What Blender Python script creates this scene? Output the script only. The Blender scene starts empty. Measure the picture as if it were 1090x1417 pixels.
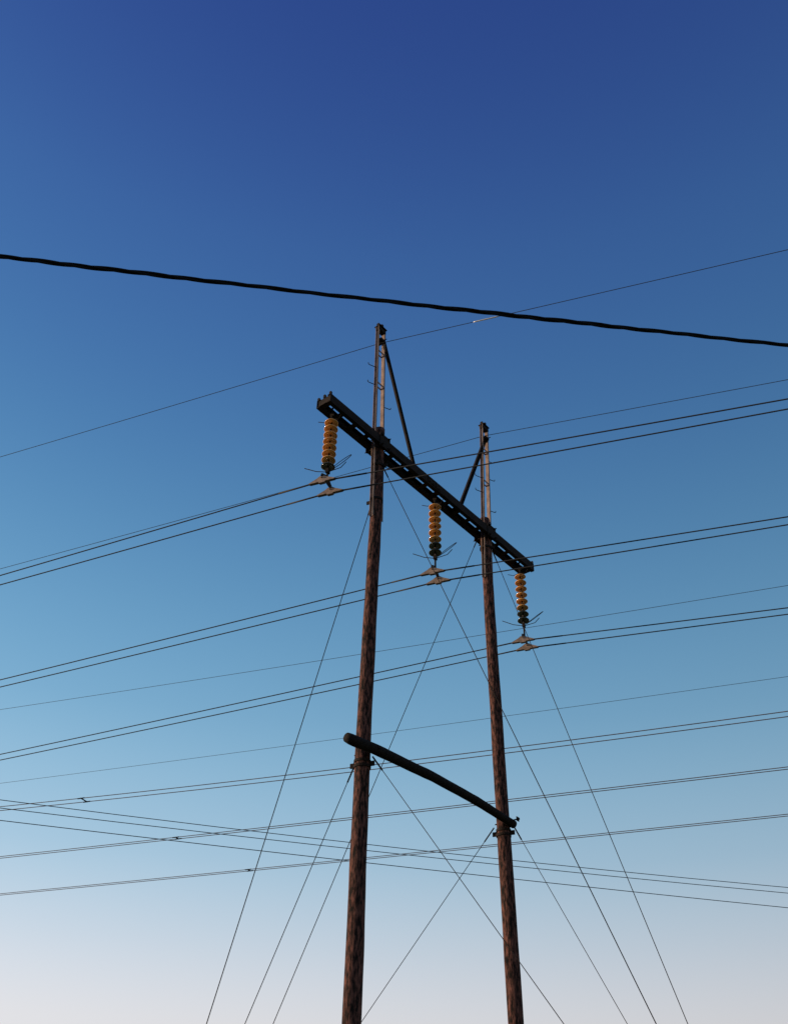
import bpy, bmesh, math, random
from mathutils import Vector, Matrix, noise
random.seed(4)
sc=bpy.context.scene
GZ=1.6   # eye height; measured heights below are relative to eye level
def V(x,y,z): return Vector((x,y,z+GZ))

# ---------------------------------------------------------------- camera
th=math.radians(38.2); s_=0.02436; c_=math.sqrt(1-s_*s_); f=1325.
F=Vector((0,math.cos(th),math.sin(th))); U0=Vector((0,-math.sin(th),math.cos(th))); X=Vector((1,0,0))
R=c_*X+s_*U0; U=-s_*X+c_*U0
cam=bpy.data.cameras.new("camera"); co=bpy.data.objects.new("camera",cam); sc.collection.objects.link(co)
M=Matrix((R,U,-F)).transposed().to_4x4(); M.translation=(0,0,GZ); co.matrix_world=M
cam.sensor_fit='VERTICAL'; cam.sensor_height=24; cam.lens=24*f/1417; cam.clip_end=9000; sc.camera=co
sc.view_settings.view_transform='Standard'; sc.view_settings.look='None'; sc.view_settings.exposure=0

# ---------------------------------------------------------------- world
SUN_AZ=math.radians(-88); SUN_EL=math.radians(13)   # azimuth from +Y, clockwise
def lin(c): return tuple(((v/255)/12.92 if v/255<=.04045 else ((v/255+.055)/1.055)**2.4) for v in c)+(1,)
w=bpy.data.worlds.new("World"); sc.world=w; w.use_nodes=True
nt=w.node_tree; N=nt.nodes; Lk=nt.links; bg=N['Background']; bg.inputs[1].default_value=0.1
sk=N.new('ShaderNodeTexSky'); sk.sky_type='NISHITA'; sk.sun_disc=False
sk.sun_elevation=SUN_EL; sk.sun_rotation=SUN_AZ
tc=N.new('ShaderNodeTexCoord'); sp=N.new('ShaderNodeSeparateXYZ'); Lk.new(tc.outputs['Generated'],sp.inputs[0])
rp=N.new('ShaderNodeValToRGB'); Lk.new(sp.outputs['Z'],rp.inputs[0])
st=[(0.0,(230,220,214)),(0.17,(226,225,229)),(0.235,(200,213,226)),(0.307,(166,199,221)),(0.435,(116,171,206)),(0.623,(72,126,176)),(0.80,(54,95,160)),(0.93,(37,62,136))]
cr=rp.color_ramp; cr.interpolation='B_SPLINE'
cr.elements[0].position=st[0][0]; cr.elements[0].color=lin(st[0][1]); cr.elements[1].position=st[-1][0]; cr.elements[1].color=lin(st[-1][1])
for p,c in st[1:-1]:
    e=cr.elements.new(p); e.color=lin(c)
# brighter towards the sun side, deeper away from it
az=N.new('ShaderNodeMapRange'); az.inputs['From Min'].default_value=-.6; az.inputs['From Max'].default_value=.6
az.inputs['To Min'].default_value=11.8; az.inputs['To Max'].default_value=8.0
Lk.new(sp.outputs['X'],az.inputs['Value'])
vm=N.new('ShaderNodeVectorMath'); vm.operation='SCALE'; Lk.new(rp.outputs[0],vm.inputs[0]); Lk.new(az.outputs[0],vm.inputs['Scale'])
mx=N.new('ShaderNodeMix'); mx.data_type='RGBA'; mx.inputs['Factor'].default_value=.10
Lk.new(vm.outputs[0],mx.inputs['A']); Lk.new(sk.outputs[0],mx.inputs['B']); Lk.new(mx.outputs['Result'],bg.inputs[0])

sd=Vector((math.sin(SUN_AZ)*math.cos(SUN_EL),math.cos(SUN_AZ)*math.cos(SUN_EL),math.sin(SUN_EL)))
su=bpy.data.lights.new("sun",'SUN'); su.energy=5.0; su.angle=math.radians(.5); su.color=(1,.76,.52)
so=bpy.data.objects.new("sun",su); sc.collection.objects.link(so); so.rotation_euler=sd.to_track_quat('Z','Y').to_euler(); so.location=(-30,0,30)

# ---------------------------------------------------------------- materials
def mat(name,c1,c2=None,scale=8,stretch=(1,1,1),rough=.7,metal=0,bump=.3,detail=6,lo=.35,hi=.65,coat=0,trans=0):
    m=bpy.data.materials.new(name); m.use_nodes=True; t=m.node_tree; n=t.nodes; b=n['Principled BSDF']
    b.inputs['Roughness'].default_value=rough; b.inputs['Metallic'].default_value=metal
    if rough>.85: b.inputs['Specular IOR Level'].default_value=.2
    if coat: b.inputs['Coat Weight'].default_value=coat; b.inputs['Coat Roughness'].default_value=.08
    if trans: b.inputs['Transmission Weight'].default_value=trans
    g=n.new('ShaderNodeNewGeometry'); mp=n.new('ShaderNodeMapping'); mp.inputs['Scale'].default_value=stretch
    t.links.new(g.outputs['Position'],mp.inputs[0])
    nz=n.new('ShaderNodeTexNoise'); nz.inputs['Scale'].default_value=scale; nz.inputs['Detail'].default_value=detail; nz.inputs['Roughness'].default_value=.65
    t.links.new(mp.outputs[0],nz.inputs['Vector'])
    r=n.new('ShaderNodeValToRGB'); r.color_ramp.elements[0].position=lo; r.color_ramp.elements[1].position=hi
    r.color_ramp.elements[0].color=(*c1,1); r.color_ramp.elements[1].color=(*(c2 or c1),1)
    t.links.new(nz.outputs[0],r.inputs[0]); t.links.new(r.outputs[0],b.inputs['Base Color'])
    if bump:
        bp=n.new('ShaderNodeBump'); bp.inputs['Strength'].default_value=bump; bp.inputs['Distance'].default_value=.02
        t.links.new(nz.outputs[0],bp.inputs['Height']); t.links.new(bp.outputs[0],b.inputs['Normal'])
    return m
wood=mat("creosoted_wood",(.006,.003,.002),(.19,.075,.055),scale=8,stretch=(3.2,3.2,.7),rough=.9,bump=.8,lo=.43,hi=.68,detail=9)
darkwood=mat("tarred_wood",(.005,.004,.003),(.016,.010,.008),scale=9,stretch=(2,2,2),rough=.95,bump=.6)
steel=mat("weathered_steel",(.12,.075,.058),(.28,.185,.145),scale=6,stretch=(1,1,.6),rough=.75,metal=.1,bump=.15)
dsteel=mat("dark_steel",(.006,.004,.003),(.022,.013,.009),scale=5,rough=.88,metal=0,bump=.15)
amber=mat("amber_glaze",(.66,.27,.05),(.86,.42,.10),scale=20,rough=.12,bump=0,coat=.9)
green=mat("green_glaze",(.022,.030,.018),(.05,.05,.03),scale=20,rough=.15,bump=0,coat=.6)
cap=mat("insulator_cap",(.012,.008,.006),(.035,.02,.013),scale=20,rough=.6,metal=.2,bump=.1)
clampm=mat("clamp_aluminium",(.12,.08,.06),(.24,.165,.125),scale=14,rough=.7,metal=.1,bump=.2)
wire=mat("aluminium_wire",(.008,.007,.007),(.016,.014,.014),scale=40,rough=.8,metal=0,bump=0)
lwire=mat("bright_wire",(.05,.03,.026),(.12,.075,.06),scale=3,rough=.7,metal=.1,bump=0)
rubber=mat("black_sheath",(.004,.004,.005),(.007,.007,.009),scale=40,rough=.9,bump=.1)
sleeve=mat("splice_sleeve",(.5,.48,.46),(.65,.62,.6),scale=30,rough=.4,metal=.4,bump=0)
grass=mat("grass",(.035,.055,.02),(.11,.12,.05),scale=.9,rough=.95,bump=.8,detail=10)
conc=mat("concrete",(.25,.24,.22),(.38,.36,.34),scale=9,rough=.9)

# ---------------------------------------------------------------- mesh helpers
def finish(bm,name,m,parent=None,smooth=False):
    me=bpy.data.meshes.new(name); bmesh.ops.recalc_face_normals(bm,faces=bm.faces[:])
    bm.to_mesh(me); bm.free(); me.materials.append(m)
    if smooth:
        for p in me.polygons: p.use_smooth=True
    o=bpy.data.objects.new(name,me); sc.collection.objects.link(o)
    if parent: o.parent=parent
    return o
def empty(name):
    o=bpy.data.objects.new(name,None); sc.collection.objects.link(o); o.empty_display_size=.5; return o
def frame(dirv,hint=Vector((0,0,1))):
    z=dirv.normalized()
    if abs(z.dot(hint))>.98: hint=Vector((1,0,0))
    x=hint.cross(z).normalized(); y=z.cross(x); return x,y,z
def tube(bm,pts,r,n=8,caps=True):
    rings=[]
    x=None
    for i,p in enumerate(pts):
        t=(pts[min(i+1,len(pts)-1)]-pts[max(i-1,0)]).normalized()
        if x is None: x,y,_=frame(t)
        else:
            x=(x-t*x.dot(t)).normalized(); y=t.cross(x)
        rr=r[i] if isinstance(r,(list,tuple)) else r
        rings.append([bm.verts.new(p+x*math.cos(2*math.pi*k/n)*rr+y*math.sin(2*math.pi*k/n)*rr) for k in range(n)])
    for A,B in zip(rings,rings[1:]):
        for k in range(n): bm.faces.new((A[k],A[(k+1)%n],B[(k+1)%n],B[k]))
    if caps:
        bm.faces.new(rings[0][::-1]); bm.faces.new(rings[-1])
def box(bm,c,ax,ay,az,sx,sy,sz):
    vs=[bm.verts.new(c+ax*sx*i/2+ay*sy*j/2+az*sz*k/2) for i in(-1,1) for j in(-1,1) for k in(-1,1)]
    for q in((0,1,3,2),(4,6,7,5),(0,4,5,1),(2,3,7,6),(0,2,6,4),(1,5,7,3)): bm.faces.new([vs[i] for i in q])
def prof(bm,p0,p1,ax,ay,poly):
    """extrude a 2-D outline (coords along ax, ay) from p0 to p1"""
    A=[bm.verts.new(p0+ax*u+ay*v) for u,v in poly]; B=[bm.verts.new(p1+ax*u+ay*v) for u,v in poly]
    n=len(poly)
    for k in range(n): bm.faces.new((A[k],A[(k+1)%n],B[(k+1)%n],B[k]))
    bm.faces.new(A[::-1]); bm.faces.new(B)
def cchan(h,fl,t): # C outline: web on u=0, flanges to +u, height along v
    return [(0,-h/2),(fl,-h/2),(fl,-h/2+t),(t,-h/2+t),(t,h/2-t),(fl,h/2-t),(fl,h/2),(0,h/2)]
def lathe(bm,c,pr,n=20,tilt=(0,0)):
    rings=[[bm.verts.new(c+Vector((math.cos(2*math.pi*k/n)*r,math.sin(2*math.pi*k/n)*r,z+r*(tilt[0]*math.cos(2*math.pi*k/n)+tilt[1]*math.sin(2*math.pi*k/n))))) for k in range(n)] for r,z in pr]
    for A,B in zip(rings,rings[1:]):
        for k in range(n): bm.faces.new((A[k],A[(k+1)%n],B[(k+1)%n],B[k]))
    bm.faces.new(rings[0]); bm.faces.new(rings[-1][::-1])

Zu=Vector((0,0,1))
a=Vector((.6414,.7672,0)); p=Vector((.7672,-.6414,0))        # along crossarm, and its near side
d=Vector((-.9245,.3811,0)); nn=Vector((.3811,.9245,0))       # along the line, and across it
L=Vector((-.41,16.59,0)); Rr=Vector((2.38,19.93,0)); SEP=4.35
def A(s,z,off=0):
    q=L+a*s+p*off; return V(q.x,q.y,z)

# ---------------------------------------------------------------- ground
bm=bmesh.new(); 
n=60; S=3000
def gx(i): t=(i/n)*2-1; return S*abs(t)**3*(1 if t>0 else -1)
vs=[[None]*(n+1) for _ in range(n+1)]
for i in range(n+1):
    for j in range(n+1):
        x,y=gx(i),gx(j); dd=math.hypot(x,y)
        z=.10*noise.noise(Vector((x*.15,y*.15,0))) if dd<200 else 0
        vs[i][j]=bm.verts.new((x,y,z))
for i in range(n):
    for j in range(n): bm.faces.new((vs[i][j],vs[i+1][j],vs[i+1][j+1],vs[i][j+1]))
finish(bm,"ground",grass,smooth=True)

# ---------------------------------------------------------------- tower
tower=empty("transmission_tower")
def pole(name,xy,top,seed):
    bm=bmesh.new(); n=28; rings=[]; H=top+GZ; m=int(H/.12)
    for i in range(m+1):
        z=H*i/m-(.15 if i==0 else 0); zr=z-GZ
        r=.162-.032*min(1,z/15); cx,cy=xy(zr)
        ring=[]
        for k in range(n):
            an=2*math.pi*k/n
            dr=.010*noise.noise(Vector((math.cos(an)*1.3+seed,math.sin(an)*1.3,z*.8)))+.006*noise.noise(Vector((math.cos(an)*5,math.sin(an)*5+seed,z*1.5)))
            ring.append(bm.verts.new((cx+math.cos(an)*(r+dr),cy+math.sin(an)*(r+dr),z)))
        rings.append(ring)
    for Q,B in zip(rings,rings[1:]):
        for k in range(n): bm.faces.new((Q[k],Q[(k+1)%n],B[(k+1)%n],B[k]))
    bm.faces.new(rings[-1])
    return finish(bm,name,wood,tower,True)
def lx(z): return (-.465+.075*max(0,min(1,(z-8)/5.5)) if z<14 else -.39, 16.59)
def rx(z): return (2.51-.13*max(0,min(1,(z-3)/12)), 19.93)
pole("left_pole",lx,15.5,0); pole("right_pole",rx,15.5,7)

# crossarm
bm=bmesh.new(); s0,s1=-1.88,6.38; HS=.205; hh=.24; fl=.098; tt=.012
prof(bm,A(s0,15,HS),A(s1,15,HS),-p,Zu,cchan(hh,fl,tt))
prof(bm,A(s0,15,-HS),A(s1,15,-HS),p,Zu,cchan(hh,fl,tt))
k=s0+.06
while k<s1:
    if min(abs(k-0),abs(k-SEP))>.22:
        box(bm,A(k,15-hh/2+.018,0),a,p,Zu,.13,2*HS-.03,.008)
    k+=.44
for k in (s0+.03,s1-.03):       # end stiffeners + bolt lugs
    box(bm,A(k,15,0),a,p,Zu,.015,2*HS-.03,hh-.03)
    for o in(-HS+.03,0,HS-.03):
        box(bm,A(k,15+hh/2+.03,o),a,p,Zu,.05,.05,.09)
for sp_ in (0,SEP):              # pole saddle plates and through bolts
    for o in (HS+.008,-HS-.008):
        box(bm,A(sp_,15.0,o),a,p,Zu,.36,.014,.38)
    for da in(-.12,.12):
        for dz in(-.15,.15):
            tube(bm,[A(sp_+da,15+dz,-HS-.08),A(sp_+da,15+dz,HS+.08)],.014,6)
            box(bm,A(sp_+da,15+dz,HS+.03),a,p,Zu,.045,.03,.045)
            box(bm,A(sp_+da,15+dz,-HS-.03),a,p,Zu,.045,.03,.045)
# splice plates with bolt heads half way along
for sm in(1.9,):
    box(bm,A(sm,15,HS+.007),a,p,Zu,.5,.010,.16)
    for i in range(4):
        for dz in(-.045,.045): box(bm,A(sm-.19+.127*i,15+dz,HS+.02),a,p,Zu,.03,.02,.03)
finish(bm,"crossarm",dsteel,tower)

# masts (pairs of channels strapped to the pole heads)
def mast(name,base,top,steps):
    bm=bmesh.new(); ax=(top-base).normalized()
    H=(top-base).length
    for sg in(-1,1):
        o=a*sg*.135
        prof(bm,base+o,top+o*.72,a*sg,p,cchan(.095,.045,.009))
    for z in [.12,.55,1.0]+[H-2.1,H-.95]:
        if z<H-.1:
            for q in(-1,1): box(bm,base+ax*z+p*q*.054,a,p,Zu,.25,.008,.05)
    finish(bm,name,steel,tower)
    bm=bmesh.new()
    # cap
    box(bm,top+Zu*.005,a,p,Zu,.29,.19,.016)
    box(bm,top+Zu*.07,a,p,Zu,.06,.13,.11)
    for q in(-1,1): box(bm,top+a*q*.11+Zu*.05,a,p,Zu,.04,.07,.12)
    box(bm,top-Zu*.08,a,p,Zu,.26,.13,.10)
    # wire clamp just below the cap
    box(bm,top-Zu*.48,a,p,Zu,.16,.20,.07)
    for q in(-1,1): tube(bm,[top-Zu*.48+p*q*.02,top-Zu*.48+p*q*.02-Zu*.0+d*-.16+Zu*.02],.012,6)
    for h,sg in steps:
        z=H-h
        b=base+ax*z+a*sg*.14; dr=(a*sg*.6+X*sg*.5).normalized()
        tube(bm,[b,b+dr*.19,b+dr*.215+Zu*.015,b+dr*.22+Zu*.06],.010,6)
    finish(bm,name.replace("mast","mast_cap_and_steps"),dsteel,tower)
mast("left_mast",V(-.39,16.59,12.85),V(-.455,16.59,19.08),((1.55,-1),(2.17,-1),(2.7,1),(3.65,-1),(4.6,1)))
mast("right_mast",V(2.39,19.93,13.6),V(2.50,19.93,18.85),((1.2,1),(1.85,1),(2.0,-1),(2.5,-1),(2.95,1)))

# diagonal struts
bm=bmesh.new()
def strut(q0,q1):
    x,y,z=frame(q1-q0,p); prof(bm,q0,q1,y,x,cchan(.11,.05,.010))
strut(A(.06,18.62,.03)+Vector((-.04,0,0)),A(1.33,15.10,.03)); strut(A(SEP-.02,18.25,.03)+Vector((.08,0,0)),A(3.15,15.10,.03))
box(bm,A(1.33,15.1,0),a,p,Zu,.22,.38,.012); box(bm,A(3.15,15.1,0),a,p,Zu,.22,.38,.012)
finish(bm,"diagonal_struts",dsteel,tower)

# timber cross brace
bm=bmesh.new()
key=[(-.80,7.34),(0,7.40),(1.74,7.46),(3.2,7.44),(4.5,7.36)]
pts=[];rad=[]
for i in range(60):
    s=-.80+5.32*i/59
    for (u0,z0),(u1,z1) in zip(key,key[1:]):
        if u0-1e-6<=s<=u1+.05: t=(s-u0)/(u1-u0); t=t*t*(3-2*t)*.5+t*.5; z=z0+(z1-z0)*t; break
    pts.append(A(s,z,.245)+Vector((0,0,.008*noise.noise(Vector((s*1.3,0,0))))))
    rad.append(.098-.003*s+.005*noise.noise(Vector((s*3,5,0))))
rad[0]*=.90
tube(bm,pts,rad,18)
finish(bm,"cross_brace",darkwood,tower,True)
bm=bmesh.new()
for s_0,xy in((0,lx),(SEP,rx)):
    x0,y0=xy(7.4)
    c=V(x0,y0,7.4)
    tube(bm,[c-p*.20,c+p*.40],.014,6)
    box(bm,c+p*.365,a,p,Zu,.09,.014,.09); box(bm,c+p*.39,a,p,Zu,.04,.03,.04)
    for zz in(7.12,7.22):     # guy bands round the pole
        cc=V(x0,y0,zz); tube(bm,[cc-Zu*.025,cc+Zu*.025],.160,20)
    for e in (d,-d):
        cc=V(x0,y0,7.17); box(bm,cc+e*.19,e,e.cross(Zu),Zu,.10,.03,.09)
for c,e in ((V(-.40,16.59,13.35),d),(V(-.39,16.59,14.35),-d),(V(2.38,19.93,15.25),d),(V(2.38,19.93,14.55),-d)):
    tube(bm,[c-Zu*.03,c+Zu*.03],.152,20); box(bm,c+e*.18,e,e.cross(Zu),Zu,.10,.03,.08)
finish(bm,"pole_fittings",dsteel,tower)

# ---------------------------------------------------------------- insulator strings
def sstring(C,s,namber,pitch):
    root=empty("insulator_string"); root.location=(0,0,0)
    top=A(s,14.98,0); bz=C.z
    x0=Vector((C.x,C.y,0))
    def P(z,e=0,q=0): v=x0+d*e+nn*q; return Vector((v.x,v.y,z))
    tz=top.z
    bm=bmesh.new()
    tube(bm,[P(tz+.02,0,0)-p*.16,P(tz+.02)+p*.16],.018,8)
    tube(bm,[P(tz+.02),P(tz-.34)],.016,8)
    box(bm,P(tz-.17),d,nn,Zu,.09,.03,.10); box(bm,P(tz-.26),d,nn,Zu,.03,.08,.09)
    nd=8; zt=tz-.34
    ze=zt-nd*pitch
    # lower link, yoke
    tube(bm,[P(ze+.02),P(bz+.10)],.022,8)
    box(bm,P(ze-.05),d,nn,Zu,.07,.10,.10)
    prof(bm,P(0)-d*.012,P(0)+d*.012,nn,Zu,[(-.28,bz+.06),(.28,bz+.06),(.25,bz+.14),(.06,bz+.24),(-.06,bz+.24),(-.25,bz+.14)])
    finish(bm,"hanger_and_yoke",dsteel,root)
    # discs
    caps=bmesh.new(); am=bmesh.new(); gr=bmesh.new()
    for i in range(nd):
        z=zt-i*pitch; c=P(z); tl=(random.uniform(-.05,.05),random.uniform(-.05,.05))
        lathe(caps,c,[(.02,.0),(.050,-.005),(.062,-.03),(.068,-.070),(.035,-.075)],16)
        lathe(caps,c,[(.018,-.07),(.018,-pitch)],8)
        r=.150
        lathe(am if i<namber else gr,c,[(.05,-.055),(.09,-.060),(.128,-.074),(r,-.098),(r+.002,-.110),(r-.012,-.116),(.125,-.100),(.115,-.124),(.105,-.124),(.095,-.098),(.08,-.120),(.07,-.120),(.06,-.095),(.03,-.09)],26,tl)
    finish(caps,"caps",cap,root,True); finish(am,"amber_discs",amber,root,True)
    finish(gr,"green_discs",green,root,True)
    # arcing horns
    bm=bmesh.new(); b=P(ze-.07)
    # racket loop
    lp=[]
    for k in range(25):
        t=k/24*math.pi*2; e=.06+.235*(1-math.cos(t)); q=.05*math.sin(t)*min(1,e/.2)
        lp.append(b-d*e+Zu*(.62*e)+nn*q+Zu*q*.5)
    tube(bm,lp,.008,6,False)
    tube(bm,[b,b+d*.28+Zu*.10,b+d*.56+Zu*.27],.009,6)
    tube(bm,[b,b-d*.30+Zu*.04,b-d*.42+Zu*.16],.009,6)
    tube(bm,[P(zt+.03),P(zt-.02,.18),P(zt+.05,.33)],.008,6)
    tube(bm,[P(zt+.03),P(zt-.02,-.15),P(zt+.10,-.22)],.008,6)
    finish(bm,"arcing_horns",dsteel,root)
    # boat shaped suspension clamps, one per sub conductor
    bm=bmesh.new()
    for q in(-.2,.2):
        prof(bm,P(0,0,q-.035),P(0,0,q+.035),d,Zu,[(-.30,bz-.050),(-.27,bz-.065),(-.08,bz-.065),(-.06,bz-.095),(.06,bz-.095),(.08,bz-.065),(.27,bz-.065),(.30,bz-.050),(.12,bz+.035),(.05,bz+.085),(-.05,bz+.085),(-.12,bz+.035)])
        tube(bm,[P(bz+.03,0,q),P(bz+.13,0,q)],.02,8)
        tube(bm,[P(bz+.03,0,q-.07),P(bz+.03,0,q+.07)],.014,6)
    finish(bm,"suspension_clamps",clampm,root)
Cs=[(V(-1.42,15.38,12.76),-1.575,7,.180),(V(.99,18.25,12.52),2.175,6,.195),(V(3.41,21.15,12.50),5.95,6,.195)]
for C,s,na,pi_ in Cs: sstring(C,s,na,pi_)

# ---------------------------------------------------------------- wires
def wobj(name,lines,r,m,n=6):
    bm=bmesh.new()
    for l in lines: tube(bm,l,r,n)
    return finish(bm,name,m,smooth=True)
def span(P0,e,slope,c=.0003,Lx=120,q=0,dz=0):
    out=[]; s=0
    while s<=Lx:
        v=P0+e*s+nn*q; out.append(Vector((v.x,v.y,P0.z+dz+slope*s+c*s*s))); s+=(.5 if s<4 else 3)
    return out
sl=[((-.0584,-.0470),(-.0830,-.0694)),((-.0499,-.0445),(-.0564,-.0450)),((-.0457,-.0428),(-.0592,-.0492))]
for (C,_,_,_),(l,r_) in zip(Cs,sl):
    ls=[];rods=[]
    for q,sl_,sr in((-.2,l[0],r_[0]),(.2,l[1],r_[1])):
        P_=span(C,-d,sr-.003,.0003,120,q,-.03); Q_=span(C,d,sl_-.003,.0003,120,q,-.03)
        ls.append(P_[::-1]+Q_[1:]); rods.append([P_[2],P_[1],P_[0],Q_[1],Q_[2]])
    bm=bmesh.new()
    for l_ in ls: tube(bm,l_,.0135,6)
    for l_ in rods: tube(bm,l_,.0175,8)      # armour rods at the clamps
    finish(bm,"power_line",wire,smooth=True)
for T,l,r_ in((V(-.47,16.59,18.53),-.0157-.005,-.0820),(V(2.48,19.93,18.50),-.0410,-.0852+.003)):
    wobj("ground_wire",[span(T,-d,r_,.0003)[::-1]+span(T,d,l,.0003)[1:]],.0085,wire)
T=V(-.47,16.59,18.53)
bm=bmesh.new(); g=lambda s: T-d*s+Zu*(-.082*s+.0003*s*s)
tube(bm,[g(2.5),g(2.56),g(3.09),g(3.15)],[.009,.017,.017,.009],10); finish(bm,"wire_splice",sleeve,smooth=True)

def para(P0,e,c,b,z,lo=-90,hi=110,q=0,pe=nn):
    out=[]; s=lo
    while s<=hi:
        v=P0+e*s+pe*q; cc=c*s*s
        out.append(Vector((v.x,v.y,z+GZ+b*s+cc))); s+=2.5
    return out
wobj("ground_wire",[para(Vector((.12,31.10,0)),d,.00024,.0264,18)],.008,wire)
wobj("ground_wire",[para(Vector((.23,38.08,0)),d,.00020,.0192,18)],.008,wire)
for P0,c,b,q,ss in((Vector((.20,28.85,0)),.0006,.0222,.17,11.9),(Vector((.26,33.05,0)),.00015,.0130,.09,8.87),(Vector((.32,37.44,0)),.00012,.0114,.09,6.35)):
    wobj("power_line",[para(P0,d,c,b,12.5,q=q),para(P0,d,c,b,12.5,q=-q)],.013,lwire)
    bm=bmesh.new(); v=P0+d*ss; z=12.5+GZ+b*ss+c*ss*ss
    cc=Vector((v.x,v.y,z)); tube(bm,[cc-nn*(q+.02),cc+nn*(q+.02)],.022,8)
    for g_ in(-q,q): tube(bm,[cc+nn*g_-d*.14,cc+nn*g_+d*.14],.022,8)
    finish(bm,"line_spacer",dsteel)
e=Vector((.9706,.2408,0)); pe=Vector((-e.y,e.x,0))
for P0,c,b,z in((Vector((-8.85,21.68,0)),.0009,-.0190,8.29),(Vector((-8.78,21.39,0)),.0007,-.0131,8.0),(Vector((-8.57,20.51,0)),.00045,-.0132,7.42)):
    wobj("distribution_line",[para(P0,e,c,b,z,-40,60,0,pe)],.0085,wire)

# twisted foreground cable
e=Vector((.9940,.1095,0)); pe=Vector((-e.y,e.x,0)); P0=Vector((-2.54,3.81,0))
bm=bmesh.new()
def kz(s): return 5.0+GZ-.016-.0112*s+.0018*s*s
for st_ in range(3):
    pts=[]; s=-14
    while s<=20:
        ph=2*math.pi*(s/.72+st_/3)+.6*math.sin(s*1.7)
        ro=.0084+.0012*math.sin(s*2.3)
        v=P0+e*s+pe*math.cos(ph)*ro
        pts.append(Vector((v.x,v.y,kz(s)+math.sin(ph)*ro))); s+=.04
    tube(bm,pts,(.0085,.0080,.0060)[st_],8)
pts=[]; s=-14
while s<=20:
    v=P0+e*s; pts.append(Vector((v.x,v.y,kz(s)))); s+=.1
tube(bm,pts,.0055,8)      # bearer core
finish(bm,"overhead_cable",rubber,smooth=True)

# ---------------------------------------------------------------- guy wires
for q0,q1 in ((( -.49,16.62,13.34),(-3.89,18.02)),((.06-.45+.12,16.54,14.30),(5.26,14.25)),((2.22,20.0,15.0),(-4.25,22.64)),((2.56,19.86,14.38),(6.60,18.19)),
   ((-.60,16.66,7.2),(-3.89,18.02)),((-.28,16.52,7.3),(5.26,14.25)),((2.27,19.97,7.3),(-4.25,22.64)),((2.66,19.81,7.3),(6.60,18.19))):
    A0=V(*q0); B0=Vector((q1[0],q1[1],.25)); t=(B0-A0).normalized()
    bm=bmesh.new(); tube(bm,[A0,B0],.0085 if q0[2]>10 else .007,6)
    tube(bm,[A0,A0+t*.35],.015,8)                       # preformed grip
    tube(bm,[B0-t*1.1,B0-t*.5],.02,8)                   # turnbuckle
    B1=B0+t*.5; tube(bm,[B0-t*.1,B1],.013,8)
    finish(bm,"guy_wire",dsteel,smooth=True)
for q in ((-3.89,18.02),(5.26,14.25),(-4.25,22.64),(6.60,18.19)):
    bm=bmesh.new(); box(bm,Vector((q[0],q[1],.10)),X,Vector((0,1,0)),Zu,.5,.5,.36)
    bmesh.ops.bevel(bm,geom=bm.edges[:],offset=.03,segments=2)
    finish(bm,"guy_anchor_block",conc)
